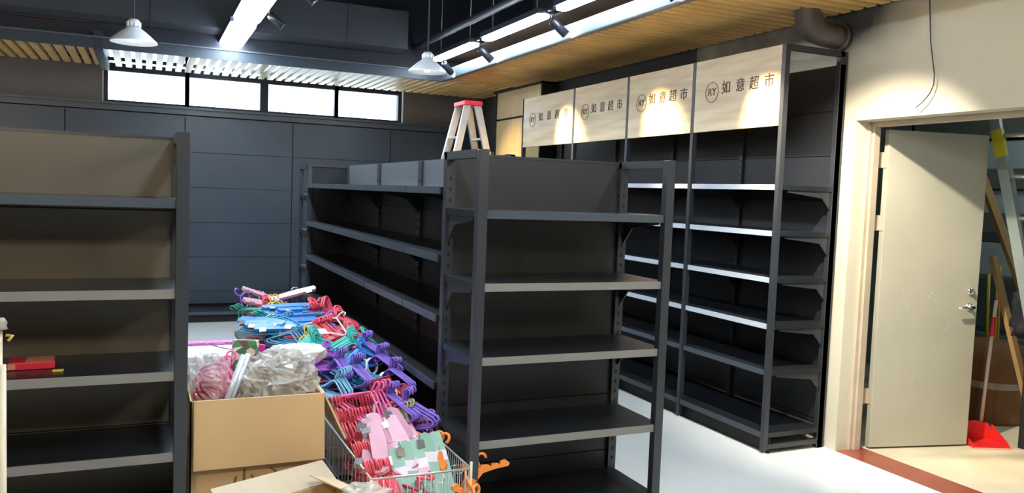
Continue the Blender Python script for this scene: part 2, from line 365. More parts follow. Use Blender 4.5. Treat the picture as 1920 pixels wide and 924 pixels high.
# ------------------------------------------------------------------ shelving
def shelf_mb(L, D, lip, zt=0, x0=.0):
    # local: front edge at x=x0, back at D, along y; top of the deck at z=.03
    m = MB()
    m.prism([(x0+.004, .030), (x0+.004, -.005), (x0+.012, -.005), (x0+.012, .022), (D, .022), (D, .030)][::-1], 'y', .004, L-.004)
    m.box(x0+.012, D, .004, .010, 0, .022).box(x0+.012, D, L-.010, L-.004, 0, .022)
    return m
def bay(name, label, cat, loc, rz, L, D, H, shelves, front=(True, False), back_top=None, rows=.30, header=None, group=None,
        panel=M_PANEL, lips=None, base=.135, side_top=True, postw=.032, postd=.038, slots=M_SLOTD, back_posts=(True, True), kick=True, double=False, top_off=0):
    """local frame: x=0 front .. x=D back, y 0..L"""
    t = thing(name, label, cat, loc, rz, group)
    bt = back_top or H-.01
    # rear uprights with their slots
    for k, yy in enumerate((0.0, L)):
        if back_posts[k]:
            u = MB(); s = -1 if k else 1; a, b_ = (yy, yy+postw) if k == 0 else (yy-postw, yy)
            u.box(D-.03, D+.01, a, b_, .0, bt+.008)
            z = .25
            while z < bt-.1:
                u.box(D-.0315, D-.03, (a+b_)/2-.005, (a+b_)/2+.005, z, z+.018, 1)
                u.box(D-.02, D-.012, a-.001 if k else b_-.0005, a if k else b_+.001, z, z+.018, 1)
                z += .05
            u.build('upright', [M_STEEL, slots], t)
    # back panels (rows with seams)
    pm = MB(); z = bt
    while z > .16:
        z2 = max(z-rows, .15); pm.box(D-.010, D-.004, .006, L-.006, z2+.006, z); z = z2
    pm.box(D-.003, D+.004, .002, L-.002, .15, bt-.005, 1)
    pm.build('back_panel', [panel, M_BLACK], t)
    tr = MB().box(D-.012, D+.012, 0, L, bt-.004, bt+.008); tr.build('top_rail', M_LIPD if not side_top else M_STEEL, t)
    # front posts
    for k, yy in enumerate((0.0, L)):
        if front[k]:
            a, b_ = (yy, yy+postw) if k == 0 else (yy-postw, yy)
            MB().box(0, postd, a, b_, .02, H).lathe([(.018, 0), (.018, .012), (.008, .014), (.008, .03)], 12, 1, Matrix.Translation((postd/2, (a+b_)/2, 0)), True).build('post', [M_STEEL, M_CHROME], t, bevel=.002)
            if side_top:
                MB().box(postd, D, a, b_, H-.035, H).build('side_rail', M_STEEL, t)
                MB().box(postd, D, a, b_, .03, .06).build('side_rail', M_STEEL, t)
    # shelves
    for i, z in enumerate(shelves):
        sh = shelf_mb(L, D-.008, 0, x0=.012 if any(front) or header else 0).build('shelf', M_DECK, t, (0, 0, z+.005))
        if lips:
            x0 = .012 if any(front) or header else 0
            MB().box(x0-.002, x0+.004, .006, L-.006, -.003, .031).build('shelf_lip', lips[i], sh)
        for yy in (.012, L-.018):
            MB().prism([(D-.008, 0), (.09, 0), (.09, -.015), (D-.11, -.045), (D-.03, -.13), (D-.008, -.13)][::-1], 'y', yy, yy+.004).build('bracket', M_STEEL, sh)
    # base
    if base:
        d = shelf_mb(L, D-.008, 0, x0=.012).build('base_deck', M_DECK, t, (0, 0, base-.03), bevel=0)
        MB().box(.006, .013, .004, L-.004, -.005, .031).build('base_edge', M_LIPD, d)
        if kick: MB().box(.05, .06, .004, L-.004, .004, base-.035).build('kickplate', M_BLACK, t)
    if double:
        D2 = .58
        for i, z in enumerate(shelves):
            sh = MB().box(D+.01, D+D2, .004, L-.004, .022, .03).box(D+D2-.008, D+D2, .004, L-.004, -.005, .03).build('shelf', M_STEEL, t, (0, 0, z+.005))
        MB().box(D+.01, D+D2, .004, L-.004, base-.008, base).box(D+D2-.03, D+D2-.02, .004, L-.004, 0, base-.008).build('base_deck', M_STEEL, t)
    return t

RX = 3.60
ZS = [.502, .798, 1.095, 1.391, 1.684]
YS = [3.942, 4.842, 5.722, 6.642, 7.78]
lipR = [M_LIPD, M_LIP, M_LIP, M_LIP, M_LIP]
names = ['first bay next to the doorway', 'second bay from the doorway', 'third bay from the doorway', 'far bay beside the wooden panels']
SEAM = .29
def emblem(t, L):
    """circled RY and the shop name on the header board, read from the front"""
    def text(body, size, y, z, nm, ex=.0015, off=0.0):
        c = bpy.data.curves.new(nm, 'FONT'); c.body = body; c.size = size; c.align_x = 'CENTER'; c.align_y = 'CENTER'; c.extrude = ex; c.offset = off
        tmp = bpy.data.objects.new('tmp', c); COL.objects.link(tmp); bpy.context.view_layer.update()
        me = bpy.data.meshes.new_from_object(tmp.evaluated_get(bpy.context.evaluated_depsgraph_get()))
        bpy.data.objects.remove(tmp)
        # text x -> -y, text y -> +z, normal -> -x
        me.transform(Matrix(((0, 0, -1, 0), (-1, 0, 0, 0), (0, 1, 0, 0), (0, 0, 0, 1))))
        return me
    k = L/.90
    board = [c for c in t.children if c.name.startswith('header_sign')][0]
    def put(me, nm, y, z):
        me.materials.clear(); me.materials.append(M_LETTER)
        o = bpy.data.objects.new(nm, me); COL.objects.link(o); o.parent = board; o.location = (-.0015, y, z)
    for ch, y in zip('如意超市', (.555, .410, .275, .135)):
        me = text(ch, .094, 0, 0, 'lettering', off=0.0); put(me, 'lettering', y*k, 2.372-.0)
    me = text('RY', .074, 0, 0, 'lettering', off=0.0); put(me, 'lettering', .705*k, 2.357)
    ring = MB().tube([(0, .068*math.cos(a), .068*math.sin(a)) for a in [2*PI*i/40 for i in range(40)]], .0022, 6, closed=True).mesh('emblem_ring', M_LETTER)
    put(ring, 'emblem_ring', .705*k, 2.357)
wordR = ['nearest the doorway', 'second from the doorway', 'third from the doorway', 'furthest from the doorway']
for i in range(4):
    L = YS[i+1]-YS[i]
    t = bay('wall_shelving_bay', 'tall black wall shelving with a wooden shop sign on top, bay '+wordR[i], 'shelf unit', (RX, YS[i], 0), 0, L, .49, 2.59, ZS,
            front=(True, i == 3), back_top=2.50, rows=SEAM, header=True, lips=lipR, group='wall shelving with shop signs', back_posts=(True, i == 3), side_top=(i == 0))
    pw = .032
    if i == 0: MB().box(.455, .515, .0, .035, .0, 2.59).build('rear_post', M_STEEL, t, bevel=.002)
    MB().box(.0, .018, pw+.003, L-.003, 2.087, 2.588).build('header_sign', M_SIGN, t, bevel=.002)
    emblem(t, L)

# far wooden panels and frame beyond the signs
t = thing('wood_panel_display', 'tall wood fronted display panels with a dark frame beyond the last shop sign', 'display panel', (3.93, 8.02, 0))
MB().box(0, .03, 0, 1.22, 2.50, 2.81).build('panel', M_CABWOOD, t)
MB().box(0, .03, 0, 1.22, .10, 2.475).build('panel', M_CABWOOD, t)
MB().box(-.01, .18, 1.22, 1.25, 0, 2.83).box(-.01, .18, -.03, 0, 0, 2.83).box(-.03, .18, -.03, 1.27, 2.81, 2.84).box(.03, .05, -.0, 1.22, 0, 2.81).build('frame', M_BLACK, t)
tag(MB().box(3.86, 4.11, 9.55, 10.1, 0, 2.12).build('wall_locker', mat('beige_board', rgb('b3a794'), .6), bevel=.005), 'plain beige board locker in the far corner behind the ladder', 'locker')

# gondola in the middle
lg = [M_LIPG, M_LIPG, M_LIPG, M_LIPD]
ZE = [.505, .866, 1.182, 1.490]
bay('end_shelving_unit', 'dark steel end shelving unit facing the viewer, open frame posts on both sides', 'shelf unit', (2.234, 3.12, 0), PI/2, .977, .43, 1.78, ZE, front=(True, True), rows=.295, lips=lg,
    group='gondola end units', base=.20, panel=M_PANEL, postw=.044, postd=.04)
bay('end_shelving_unit', 'dark steel end shelving unit closing the far end of the middle gondola', 'shelf unit', (1.257, 7.42, 0), -PI/2, .977, .43, 1.78, ZE, front=(True, True), rows=.295, lips=[M_LIPD]*4,
    group='gondola end units', base=.20, panel=M_BPANEL)
GY = [3.57, 4.11, 4.93, 5.93, 6.965]
gw = ['shortest, behind the end unit', 'second from the viewer', 'third from the viewer', 'furthest from the viewer']
M_GPANEL = mat('lit_top_panel', (.15, .165, .18), .3, metal=.4, var=.05, scale=2)  # lamp light on the upper panels, put into a paler grey
for i in range(4):
    L = GY[i+1]-GY[i]
    t = bay('gondola_shelving_bay', 'dark blue grey shelving bay of the middle gondola, '+gw[i], 'shelf unit', (1.245, GY[i], 0), 0, L, .365, 1.79, [.36, .665, .985, 1.268, 1.585], front=(False, False), rows=.30,
        lips=[M_LIPD]*5, group='middle gondola bays', base=.20, panel=M_PANEL, side_top=False, double=True)
    MB().box(.350, .356, .008, L-.008, 1.60, 1.785).build('top_panel', M_GPANEL, t)

# end unit at the left
bay('end_shelving_unit', 'dark end shelving unit, toned as warmly lit, at the left edge with a red box on it', 'shelf unit', (.150, 3.20, 0), PI/2, .977, .43, 1.78, [.25, .553, .859, 1.165, 1.498], front=(True, True), rows=.295,
    lips=[M_LIPG, M_LIPG, M_LIPG, M_LIPG, M_LIPD], group='gondola end units', base=.13, panel=mat('warm_lit_panel', (.115, .10, .072), .38, var=.08, scale=1.5), slots=M_SLOT, postw=.046)  # brown panel colour carries the warm light falling on it

# back wall racks: panels and base only
bw = ['leftmost', 'second from the left', 'third from the left', 'fourth from the left', 'fifth from the left', 'last']
for i in range(6):
    x0 = -3.27+1.23*i; L = 1.23 if i < 5 else 1.20
    bay('wall_panel_rack', 'empty dark blue panel rack at the back wall, '+bw[i], 'shelf unit', (x0+L, 9.76, 0), PI/2, L, .50, 2.36, [], front=(False, False), rows=.41, group='back wall panel racks', base=.125, panel=M_BPANEL,
        side_top=False, back_posts=(False, False))

# ------------------------------------------------------------------ doorway, door, storeroom
f = MB()
f.box(4.262, 4.315, 3.822, 3.855, 0, 2.148).box(4.262, 4.315, 2.5, 3.822, 2.115, 2.148).box(4.262, 4.315, 2.5, 2.54, 0, 2.115)
f.box(4.236, 4.262, 3.838, 3.858, 0, 2.125)
struct('trim_10', f, M_FRAME, 'worn beige door frame set deep in the doorway', bevel=.002)
struct('trim_11', MB().box(4.318, 4.36, 3.875, 3.90, 0, 2.13), mat('gap_shade', (.02, .014, .01), .9), 'dark strip standing for shade in the gap behind the door hinges')  # shade inside the hinge gap, painted as a dark strip
A = Vector((4.384, 3.811, 0)); Bp = Vector((5.119, 3.65, 0)); ang = math.atan2(Bp.y-A.y, Bp.x-A.x); W = (Bp-A).length
d1 = thing('door_1', 'open grey green storeroom door with chrome lever handle', 'door', A, ang); d1['kind'] = 'structure'
MB().box(0, W, 0, .045, .012, 2.105).build('door_leaf', M_DOOR, d1, bevel=.002)
h = MB().lathe([(0, .0), (.026, .0), (.026, .008), (.012, .012), (.012, .05), (0, .05)], 20, 0, Matrix.Translation((W-.065, 0, .957)) @ Matrix.Rotation(PI/2, 4, 'X'))
h.tube([(W-.065, -.048, .957), (W-.10, -.052, .957), (W-.19, -.050, .952)], [.011, .010, .008], 10)
h.build('lever_handle', M_CHROME, d1)
MB().lathe([(0, 0), (.026, 0), (.026, .008), (.018, .016), (0, .018)], 20, 0, Matrix.Translation((W-.06, 0, 1.06)) @ Matrix.Rotation(PI/2, 4, 'X')).box(W-.064, W-.056, -.035, -.016, 1.045, 1.075).build('deadlock', M_CHROME, d1)
for z in (1.86, 1.45, .30): MB().box(-.004, .0, .006, .036, z, z+.10).box(-.045, -.004, .036, .042, z, z+.10).build('hinge', M_FRAME, d1)
# chips of plaster on the door face
M_CHIP = mat('paint_chip', (.8, .8, .76), .6)
cm = MB(); rc = random.Random(3)
for i in range(16):
    u = rc.uniform(.15, .62); v = rc.uniform(.45, 1.25); r = rc.uniform(.002, .0045); cm.lathe([(0, .0012), (r, .0006), (r, 0)], 6, 0, Matrix.Translation((u, 0, v)) @ Matrix.Rotation(PI/2, 4, 'X'))
cm.build('paint_chips', M_CHIP, d1)

M_BLUEW = mat('storeroom_wall', rgb('9aa9ac'), .7, var=.06, scale=1.5)
struct('wall_storeroom', MB().box(8.0, 8.1, 1.5, 6.1, 0, 3.0).box(4.37, 8.1, 6.0, 6.1, 0, 3.0).box(4.37, 8.1, 1.4, 1.5, 0, 3.0), M_BLUEW, 'pale blue grey storeroom walls')
struct('ceiling_storeroom', MB().box(4.37, 8.1, 1.4, 6.1, 3.0, 3.05), M_WHITE)
t = thing('linear_light', 'added cool tube light on the storeroom ceiling', 'ceiling light', (6.3, 3.3, 2.9))  # made-up lamp, added to light the storeroom
MB().box(-.05, .05, -.6, .6, 0, .06).build('housing', M_WHITE, t); MB().box(-.03, .03, -.58, .58, -.012, 0).build('diffuser', emis('store_glow', (.72, .94, 1), 32), t)

# storeroom shelves with white cartons
t = thing('store_rack', 'grey storeroom rack carrying white cartons behind the door', 'rack', (6.7, 4.15, 0), 0)
M_RACKG = mat('rack_grey', rgb('7d7c74'), .5)
for (a, b_) in ((0, 0), (0, 1.4), (.4, 0), (.4, 1.4)): MB().box(a, a+.03, b_, b_+.03, 0, 2.7).build('post', M_RACKG, t)
for z in (.5, 1.02, 1.42, 1.80, 2.24): MB().box(0, .43, 0, 1.43, z, z+.17 if z > 1.1 else z+.03).build('shelf', M_RACKG, t)
for k, (z, hh) in enumerate(((1.592, .19), (1.972, .24), (2.412, .2), (1.052, .28))):
    tag(MB().box(6.72, 7.08, 4.40, 5.20, z, z+hh).build('carton', mat('carton_white', rgb('c6d3d8'), .6), bevel=.004), ['white carton on the middle shelf of the storeroom rack', 'white carton on the upper shelf of the storeroom rack', 'white carton on the top shelf of the storeroom rack', 'white carton on the lower shelf of the storeroom rack'][k], 'carton', 'white cartons on the storeroom rack')
def leaner(name, label, cat, p0, p1, w_, d_, m, extra=None, group=None):
    p0 = Vector(p0); p1 = Vector(p1); L = (p1-p0).length; q = (p1-p0).to_track_quat('Z', 'X')
    o = MB().box(-w_/2, w_/2, -d_/2, d_/2, 0, L).build(name, m, bevel=.002); o.location = p0; o.rotation_mode = 'QUATERNION'; o.rotation_quaternion = q
    return tag(o, label, cat, group)
M_PLANK = mat('plank_wood', rgb('a07c4e'), .6, var=.12, scale=5, stretch=(4, 4, .5)); M_PLANKG = mat('plank_grey', rgb('83796a'), .6, var=.12, scale=5, stretch=(4, 4, .5))
leaner('wooden_plank', 'brown wooden plank leaning to the left behind the door edge', 'plank', (6.30, 3.66, .02), (6.20, 4.47, 1.90), .03, .115, M_PLANK)
leaner('wooden_plank', 'greyish wooden board leaning beside the metal ladder in the storeroom', 'plank', (5.62, 3.38, .02), (5.58, 3.84, 1.95), .03, .10, M_PLANKG)
leaner('wooden_plank', 'thin brown board leaning low in front of the black bag in the storeroom', 'plank', (5.66, 3.52, .02), (5.60, 3.90, 1.28), .03, .07, M_PLANK)
# aluminium ladder leaning in the storeroom
t = thing('leaning_ladder', 'grey metal ladder leaning in the storeroom with a yellow label on its rail', 'ladder', (0, 0, 0))
la, lb = Vector((5.20, 3.09, .01)), Vector((5.20, 3.78, 2.60)); side = Vector((.10, -.30, 0)).normalized()*.26
for s in (0, 1):
    a = la+side*s; b_ = lb+side*s; L = (b_-a).length
    o = MB().box(-.035, .035, -.015, .015, 0, L).build('rail', mat('ladder_grey', rgb('8f9a98'), .4, metal=.4), t); o.location = a; o.rotation_mode = 'QUATERNION'; o.rotation_quaternion = (b_-a).to_track_quat('Z', 'X')
    if s == 0: MB().box(-.037, .037, -.017, .017, L*.755, L*.825).build('yellow_label', mat('yellow_tape', rgb('c9bc2c'), .5), o)
for k in range(9):
    f_ = (k+.7)/9.5; a = la.lerp(lb, f_); MB().tube([a, a+side], .014, 8).build('rung', M_ALU, t)
# brooms and mops
def broom(x, y, z1, lean, hcol, label, sock=None, sockcol=None, head='broom'):
    t = thing('broom', label, 'broom', (x, y, 0), 0, 'brooms and mops in the storeroom')
    top = Vector((lean[0], lean[1], z1)); MB().tube([(0, 0, .04), top], .012, 10).build('handle', hcol, t)
    if head == 'broom': MB().prism([(-.11, 0), (.11, 0), (.035, .13), (-.035, .13)], 'y', -.025, .025).build('broom_head', M_BLACK if sock is None else sockcol, t)
    if sock:
        a = top*sock[0]; b_ = top*sock[1]; MB().tube([a, b_], .0165, 10).build('grip_sleeve', sockcol, t)
    return t
c_red = mat('handle_red', rgb('b3272e'), .4); c_yel = mat('handle_yellow', rgb('d1b433'), .4); c_or = mat('handle_orange', rgb('d8552b'), .4); c_wh = mat('handle_white', rgb('d8cbb8'), .4); c_gr = mat('handle_green', rgb('7fb56f'), .4)
broom(6.28, 4.50, 1.25, (-.06, .02), c_red, 'broom with a dark red handle right beside the door edge')
broom(6.38, 4.56, 1.18, (-.05, .03), c_red, 'second red handled broom behind the first by the door')
broom(6.50, 4.50, 1.08, (-.04, .02), c_yel, 'yellow handled broom left of the orange sleeve')
broom(6.53, 4.46, 1.02, (-.01, .02), c_yel, 'yellow handled broom with an orange sleeve among the brooms', (.72, .88), c_or)
broom(6.60, 4.48, 1.15, (-.03, .02), c_yel, 'yellow handled broom on the right of the cluster')
broom(6.47, 4.42, .72, (-.02, .03), c_gr, 'broom with a short pale green handle in front of the yellow ones')
broom(5.38, 3.745, .98, (.085, .01), c_wh, 'mop pole, white with a crimson sleeve, standing behind the dustpan', (.74, .88), mat('crimson', rgb('d0304a'), .4), head='none')
# sacks / cartons with tape
t = thing('brown_carton', 'tall brown carton with pale tape round its middle in the storeroom', 'carton', (5.55, 3.80, 0), -.25)
MB().lathe([(.30, 0), (.33, .05), (.33, .30), (.32, .55), (.29, .70), (.22, .73), (0, .735)], 28).build('body', mat('brown_paper', rgb('8a5f3a'), .7, var=.15, scale=5, bump=.4), t)
MB().lathe([(.333, .33), (.334, .39)], 28).build('tape_band', mat('tape_pale', rgb('b9aa9a'), .4, var=.15, scale=10), t)
for o in t.children: o.scale = (.78, .78, .83)
t.location = (5.98, 4.12, 0)
t = thing('brown_carton', 'smaller brown carton half hidden behind the door edge', 'carton', (5.40, 4.30, 0), .1)
MB().box(-.18, .18, -.15, .15, 0, .62).build('body', mat('brown_paper2', rgb('7a5437'), .7, var=.15, scale=5), t, bevel=.01)
# dark bag hanging / standing on the right
t = thing('black_bag', 'black cloth bag on top of the dark cabinet in the storeroom', 'bag', (5.475, 3.45, .78))
def blob(seed, sx, sy, sz, amp, nu=36, nv=22, freq=3.0, pinch=0):
    from mathutils import noise
    m = MB(); off = Vector((seed*3.1, seed*1.7, seed))
    for i in range(nv+1):
        th = PI*i/nv
        for j in range(nu):
            ph = 2*PI*j/nu
            d = Vector((math.sin(th)*math.cos(ph), math.sin(th)*math.sin(ph), math.cos(th)))
            k = 1+amp*noise.noise(d*freq+off)+amp*.7*abs(noise.noise(d*freq*2.7+off))+amp*.35*noise.noise(d*freq*6+off)
            se = lambda v: math.copysign(abs(v)**.75, v)
            m.v.append((se(d.x)*sx*k, se(d.y)*sy*k, max(se(d.z)*sz*k, -sz*.8)))
    for i in range(nv):
        for j in range(nu):
            m.f.append((i*nu+j, (i+1)*nu+j, (i+1)*nu+(j+1) % nu, i*nu+(j+1) % nu)); m.mi.append(0); m.sm.append(True)
    return m
M_CLOTH = mat('black_cloth', (.01, .01, .012), .8)
blob(2, .14, .13, .20, .35).build('bag_body', M_CLOTH, t, (0, 0, .15)); blob(5, .08, .07, .06, .35).build('bag_top', M_CLOTH, t, (-.02, 0, .40))
tag(MB().box(5.44, 5.80, 3.16, 3.51, .0, .78).build('low_cabinet', M_BLACK, bevel=.006), 'low black cabinet just inside the doorway on the right', 'cabinet')

# dustpan on the floor by the door
t = thing('dustpan', 'red plastic dustpan lying on the floor at the door edge', 'dustpan', (5.245, 3.565, .002), -.40)
M_DP = mat('dustpan_red', rgb('e2322f'), .3)
k = MB(); w2 = .125; dd = .20
k.box(-w2, w2, -.02, dd, .0, .005)
k.prism([(-w2, 0), (w2, 0), (w2, .06), (w2*.82, .115), (0, .135), (-w2*.82, .115), (-w2, .06)], 'y', dd, dd+.006)
for s in (-1, 1): k.prism([(-.02, 0), (dd, 0), (dd, .11), (.03, .04), (-.02, .008)], 'x', s*w2-.003, s*w2+.003)
k.build('pan', M_DP, t)
MB().tube([(0, dd, .07), (0, dd+.10, .10)], [.016, .013], 10).build('handle', M_DP, t)
MB().box(-w2, w2, -.035, -.02, .0, .004).build('rubber_lip', mat('lip_pink', rgb('f3b8a8'), .4), t)

# soil pipe elbow at the top corner, and the hanging wire
t = thing('drain_pipe', 'grimy dark brown drain pipe elbow coming through the slats at the wall', 'pipe', (0, 0, 0))
pts = [(3.82, 4.02, 3.05), (3.82, 4.02, 2.86), (3.835, 4.02, 2.775), (3.89, 4.015, 2.715), (3.98, 4.01, 2.695), (4.20, 4.0, 2.68)]
MB().tube(pts, [.076, .078, .084, .084, .078, .076], 22).build('pipe_bend', M_PIPE, t)
MB().tube([(3.82, 4.02, 2.89), (3.82, 4.02, 2.84)], .092, 22).build('collar', M_PIPE, t)
MB().tube([(4.085, 4.005, 2.688), (4.105, 4.004, 2.686)], .092, 22).build('collar', M_PIPE, t)
tag(MB().tube([(4.105, 3.35, 3.9), (4.105, 3.356, 2.80), (4.10, 3.326, 2.554), (4.095, 3.283, 2.368), (4.095, 3.283, 2.31), (4.09, 3.30, 2.264), (4.085, 3.335, 2.22), (4.08, 3.378, 2.188)], .0035, 6).build('hanging_wire', M_DUCT), 'thin grey wire dangling in front of the plaster wall above the doorway', 'wire')

# ------------------------------------------------------------------ A-frame ladder behind the gondola
t = thing('step_ladder', 'aluminium A frame step ladder with a red cap behind the middle gondola', 'ladder', (3.07, 8.0, 0), 0)
TOP = 2.50
for s in (-1, 1):
    for yy in (-.17, .17):
        yb = yy*1.7
        a = Vector((s*.62, yb, .0)); b_ = Vector((s*.055, yy*.75, TOP)); L = (b_-a).length
        o = MB().box(-.018, .018, -.034, .034, 0, L).build('rail', M_ALU, t); o.location = a; o.rotation_mode = 'QUATERNION'
        xax = Vector((0, 1, 0)); zax = (b_-a).normalized(); yax = zax.cross(xax).normalized(); xax = yax.cross(zax)
        o.rotation_quaternion = Matrix((xax, yax, zax)).transposed().to_quaternion()
    for k in range(7):
        f_ = (k+.9)/8; x_ = s*(.62+(.055-.62)*f_); hy = .29+(.1275-.29)*f_
        MB().box(x_-.03, x_+.03, -hy, hy, TOP*f_-.008, TOP*f_+.010).build('step', M_ALU, t)
MB().box(-.10, .10, -.16, .16, TOP-.01, TOP+.035).build('cap', M_RED, t, bevel=.006)

# ------------------------------------------------------------------ left foreground bits
t = thing('red_box', 'flat red packet lying on the third shelf of the left end unit', 'box', (-.375, 3.43, .895), .05)
MB().box(-.075, .075, -.06, .06, 0, .026).build('carton', M_RED, t, bevel=.002); MB().box(-.074, -.05, -.0615, -.06, .004, .022).box(-.02, .07, -.05, .05, .026, .0265).build('label', mat('label_gold', rgb('cf8a6a'), .4), t)
tag(MB().box(-.30, -.265, 3.31, 3.33, .895, .901).build('price_clip', mat('clip_yellow', rgb('d9c63a'), .4), bevel=.001), 'tiny yellow clip lying right of the red packet', 'clip')
tag(MB().box(-.455, -.405, 3.37, 3.39, .895, .901).build('price_clip', mat('clip_yellow', rgb('d9c63a'), .4), bevel=.001), 'tiny yellow clip sticking out under the red packet', 'clip')
t = thing('garment_stand', 'cream metal tube stand cut off by the left picture edge', 'stand', (-.345, 2.44, 0))
MB().tube([(0, 0, 0), (0, 0, 1.20)], .011, 12).build('pole', M_CREAM, t)
MB().tube([(.012, -.02, 0), (.012, -.02, 1.11)], .010, 12).box(-.5, .0, -.01, .01, .60, .625).build('inner_pole', M_CREAM, t)
MB().tube([(-.5, 0, 1.19), (.005, 0, 1.20)], .010, 10).build('crossbar', M_CREAM, t)
MB().lathe([(.0, .03), (.016, .028), (.022, .018), (.020, .006), (.024, 0), (.0, 0)], 12, 0, Matrix.Translation((.0, 0, 1.20))).build('end_cap', mat('grey_cap', rgb('8d8679'), .5), t)
MB().tube([(.02, -.01, 1.185), (.035, -.012, 1.183), (.026, -.02, 1.172)], .004, 6).build('clip', mat('clip_gold', rgb('b9a240'), .4), t)
MB().tube([(-.5, .25, 0), (-.5, -.25, 0), ], .011, 10).tube([(0, 0, .012), (-.5, 0, .012)], .011, 10).build('foot', M_CREAM, t)

# ------------------------------------------------------------------ cardboard boxes
t = thing('cardboard_box', 'tall brown cardboard box with its front flap hanging down, full of clear plastic bags', 'box', (0, 0, 0))
X0, X1, Y0, Y1, ZT = .165, .672, 3.30, 3.78, .755
c = MB()
c.box(X0, X1, Y0, Y0+.006, 0, ZT).box(X0, X1, Y1-.006, Y1, 0, ZT).box(X0, X0+.006, Y0, Y1, 0, ZT).box(X1-.006, X1, Y0, Y1, 0, ZT).box(X0, X1, Y0, Y1, 0, .006)
c.build('carton_body', M_CARD, t)
MB().prism([(Y0-.002, ZT+.002), (Y0-.012, ZT+.002), (Y0-.040, .492), (Y0-.032, .490)], 'x', X0+.012, X1+.004).build('front_flap', M_CARD, t)
MB().prism([(X1+.002, ZT), (X1+.010, ZT), (X1+.105, .555), (X1+.098, .55)][::-1], 'y', Y0+.01, Y1-.01).build('side_flap', M_CARDL, t)
MB().prism([(X0-.004, ZT), (X0-.010, ZT), (X0-.018, .50), (X0-.012, .50)], 'y', Y0+.24, Y1-.01).build('side_flap', M_CARDL, t)
def flat_text(body, size, loc, rot, m, parent, nm='lettering'):
    cu = bpy.data.curves.new(nm, 'FONT'); cu.body = body; cu.size = size; cu.align_x = 'LEFT'; cu.extrude = .0006
    tmp = bpy.data.objects.new('tmp', cu); COL.objects.link(tmp); bpy.context.view_layer.update()
    me = bpy.data.meshes.new_from_object(tmp.evaluated_get(bpy.context.evaluated_depsgraph_get())); bpy.data.objects.remove(tmp)
    me.materials.clear(); me.materials.append(m)
    o = bpy.data.objects.new(nm, me); COL.objects.link(o); o.location = loc; o.rotation_euler = rot; o.parent = parent; return o
flat_text('小心', .115, (.31, Y0-.001, .375), (PI/2, 0, 0), M_INK, t)
flat_text('轻放', .115, (.31, Y0-.001, .235), (PI/2, 0, 0), M_INK, t)

t = thing('cardboard_box', 'opened low cardboard box with loose flaps in front of the tall one', 'box', (.545, 2.90, 0), math.radians(24))
c = MB(); a, b_, hh = .24, .155, .44
c.box(-a, a, -b_, -b_+.005, 0, hh).box(-a, a, b_-.005, b_, 0, hh).box(-a, -a+.005, -b_, b_, 0, hh).box(a-.005, a, -b_, b_, 0, hh).box(-a, a, -b_, b_, 0, .005)
c.build('carton_body', M_CARDL, t)
def flap(p0, p1, out, m, nm='flap'):
    p0, p1, out = Vector(p0), Vector(p1), Vector(out); n = (p1-p0).cross(out).normalized()*.004
    mm = MB(); q = [p0, p1, p1+out, p0+out]; r_ = [v+n for v in q]
    s_ = len(mm.v); mm.v += [tuple(v) for v in q+r_]
    for ff in ((0, 1, 2, 3), (7, 6, 5, 4), (0, 4, 5, 1), (1, 5, 6, 2), (2, 6, 7, 3), (3, 7, 4, 0)): mm.f.append(ff); mm.mi.append(0); mm.sm.append(False)
    return mm.build(nm, m, t)
flap((-a, b_, hh), (a, b_, hh), (0, .10, .055), mat('cardboard_grey', rgb('c9b99c'), .6), 'back_flap')
flap((-a, -b_, hh), (a, -b_, hh), (0, -.14, -.05), M_CARDL, 'front_flap')
flap((a, -b_, hh), (a, b_, hh), (-.13, 0, .05), M_CARDL, 'side_flap')
flap((-a, -b_, hh), (-a, b_-.1, hh), (.05, 0, .07), M_CARD, 'side_flap')
MB().box(-.2, .22, -.006, .02, hh-.012, hh+.002).build('inner_fold', M_CARD, t)
tag(blob(11, .07, .05, .035, .45, freq=2.2).build('plastic_bag', M_BAG, None, (.735, 2.83, .485)), 'small crumpled clear bag on the opened low cardboard box', 'plastic bag')

# plastic bags stuffed in the tall box
def crumple(seed, sx, sy, sz, amp, nu, nv, freq):
    m = blob(seed, sx, sy, sz, amp, nu, nv, freq); rr = random.Random(seed)
    m.v = [(x+rr.uniform(-1, 1)*.0045, y+rr.uniform(-1, 1)*.0045, z+rr.uniform(-1, 1)*.004) for x, y, z in m.v]; m.sm = [False]*len(m.sm); return m
tag(crumple(1, .160, .17, .125, .26, 60, 34, 2.6).build('plastic_bag', M_BAG, None, (.535, 3.55, .745)), 'large crumpled greyish clear bag bulging from the tall cardboard box', 'plastic bag')
tag(crumple(4, .085, .10, .125, .22, 40, 26, 2.6).build('plastic_bag', M_BAGP, None, (.250, 3.50, .765)), 'thin clear bag with pink hangers inside, at the left of the tall box', 'plastic bag')
tag(blob(8, .12, .06, .040, .25, 60, 30, 2.2).build('plastic_bag', mat('milky_plastic', (.78, .77, .78), .25, var=.1, scale=10, bump=.3), None, (.62, 3.68, .845)), 'milky white folded bag lying on top of the crumpled one', 'plastic bag')
o = MB().box(-.055, .055, -.012, .012, 0, .40).build('camouflage_packet', M_CAMO, None, (.372, 3.60, .53), (math.radians(-4), math.radians(5), .1), bevel=.006)
tag(o, 'flat packet with green brown camouflage print standing in the tall box', 'packet')
PINK_IN_BAG = []
for k, (x_, y_, z_, hd) in enumerate(((.235, 3.42, .72, .3), (.255, 3.45, .79, -.4), (.30, 3.47, .75, .9))):
    PINK_IN_BAG.append((x_, y_, z_, hd))
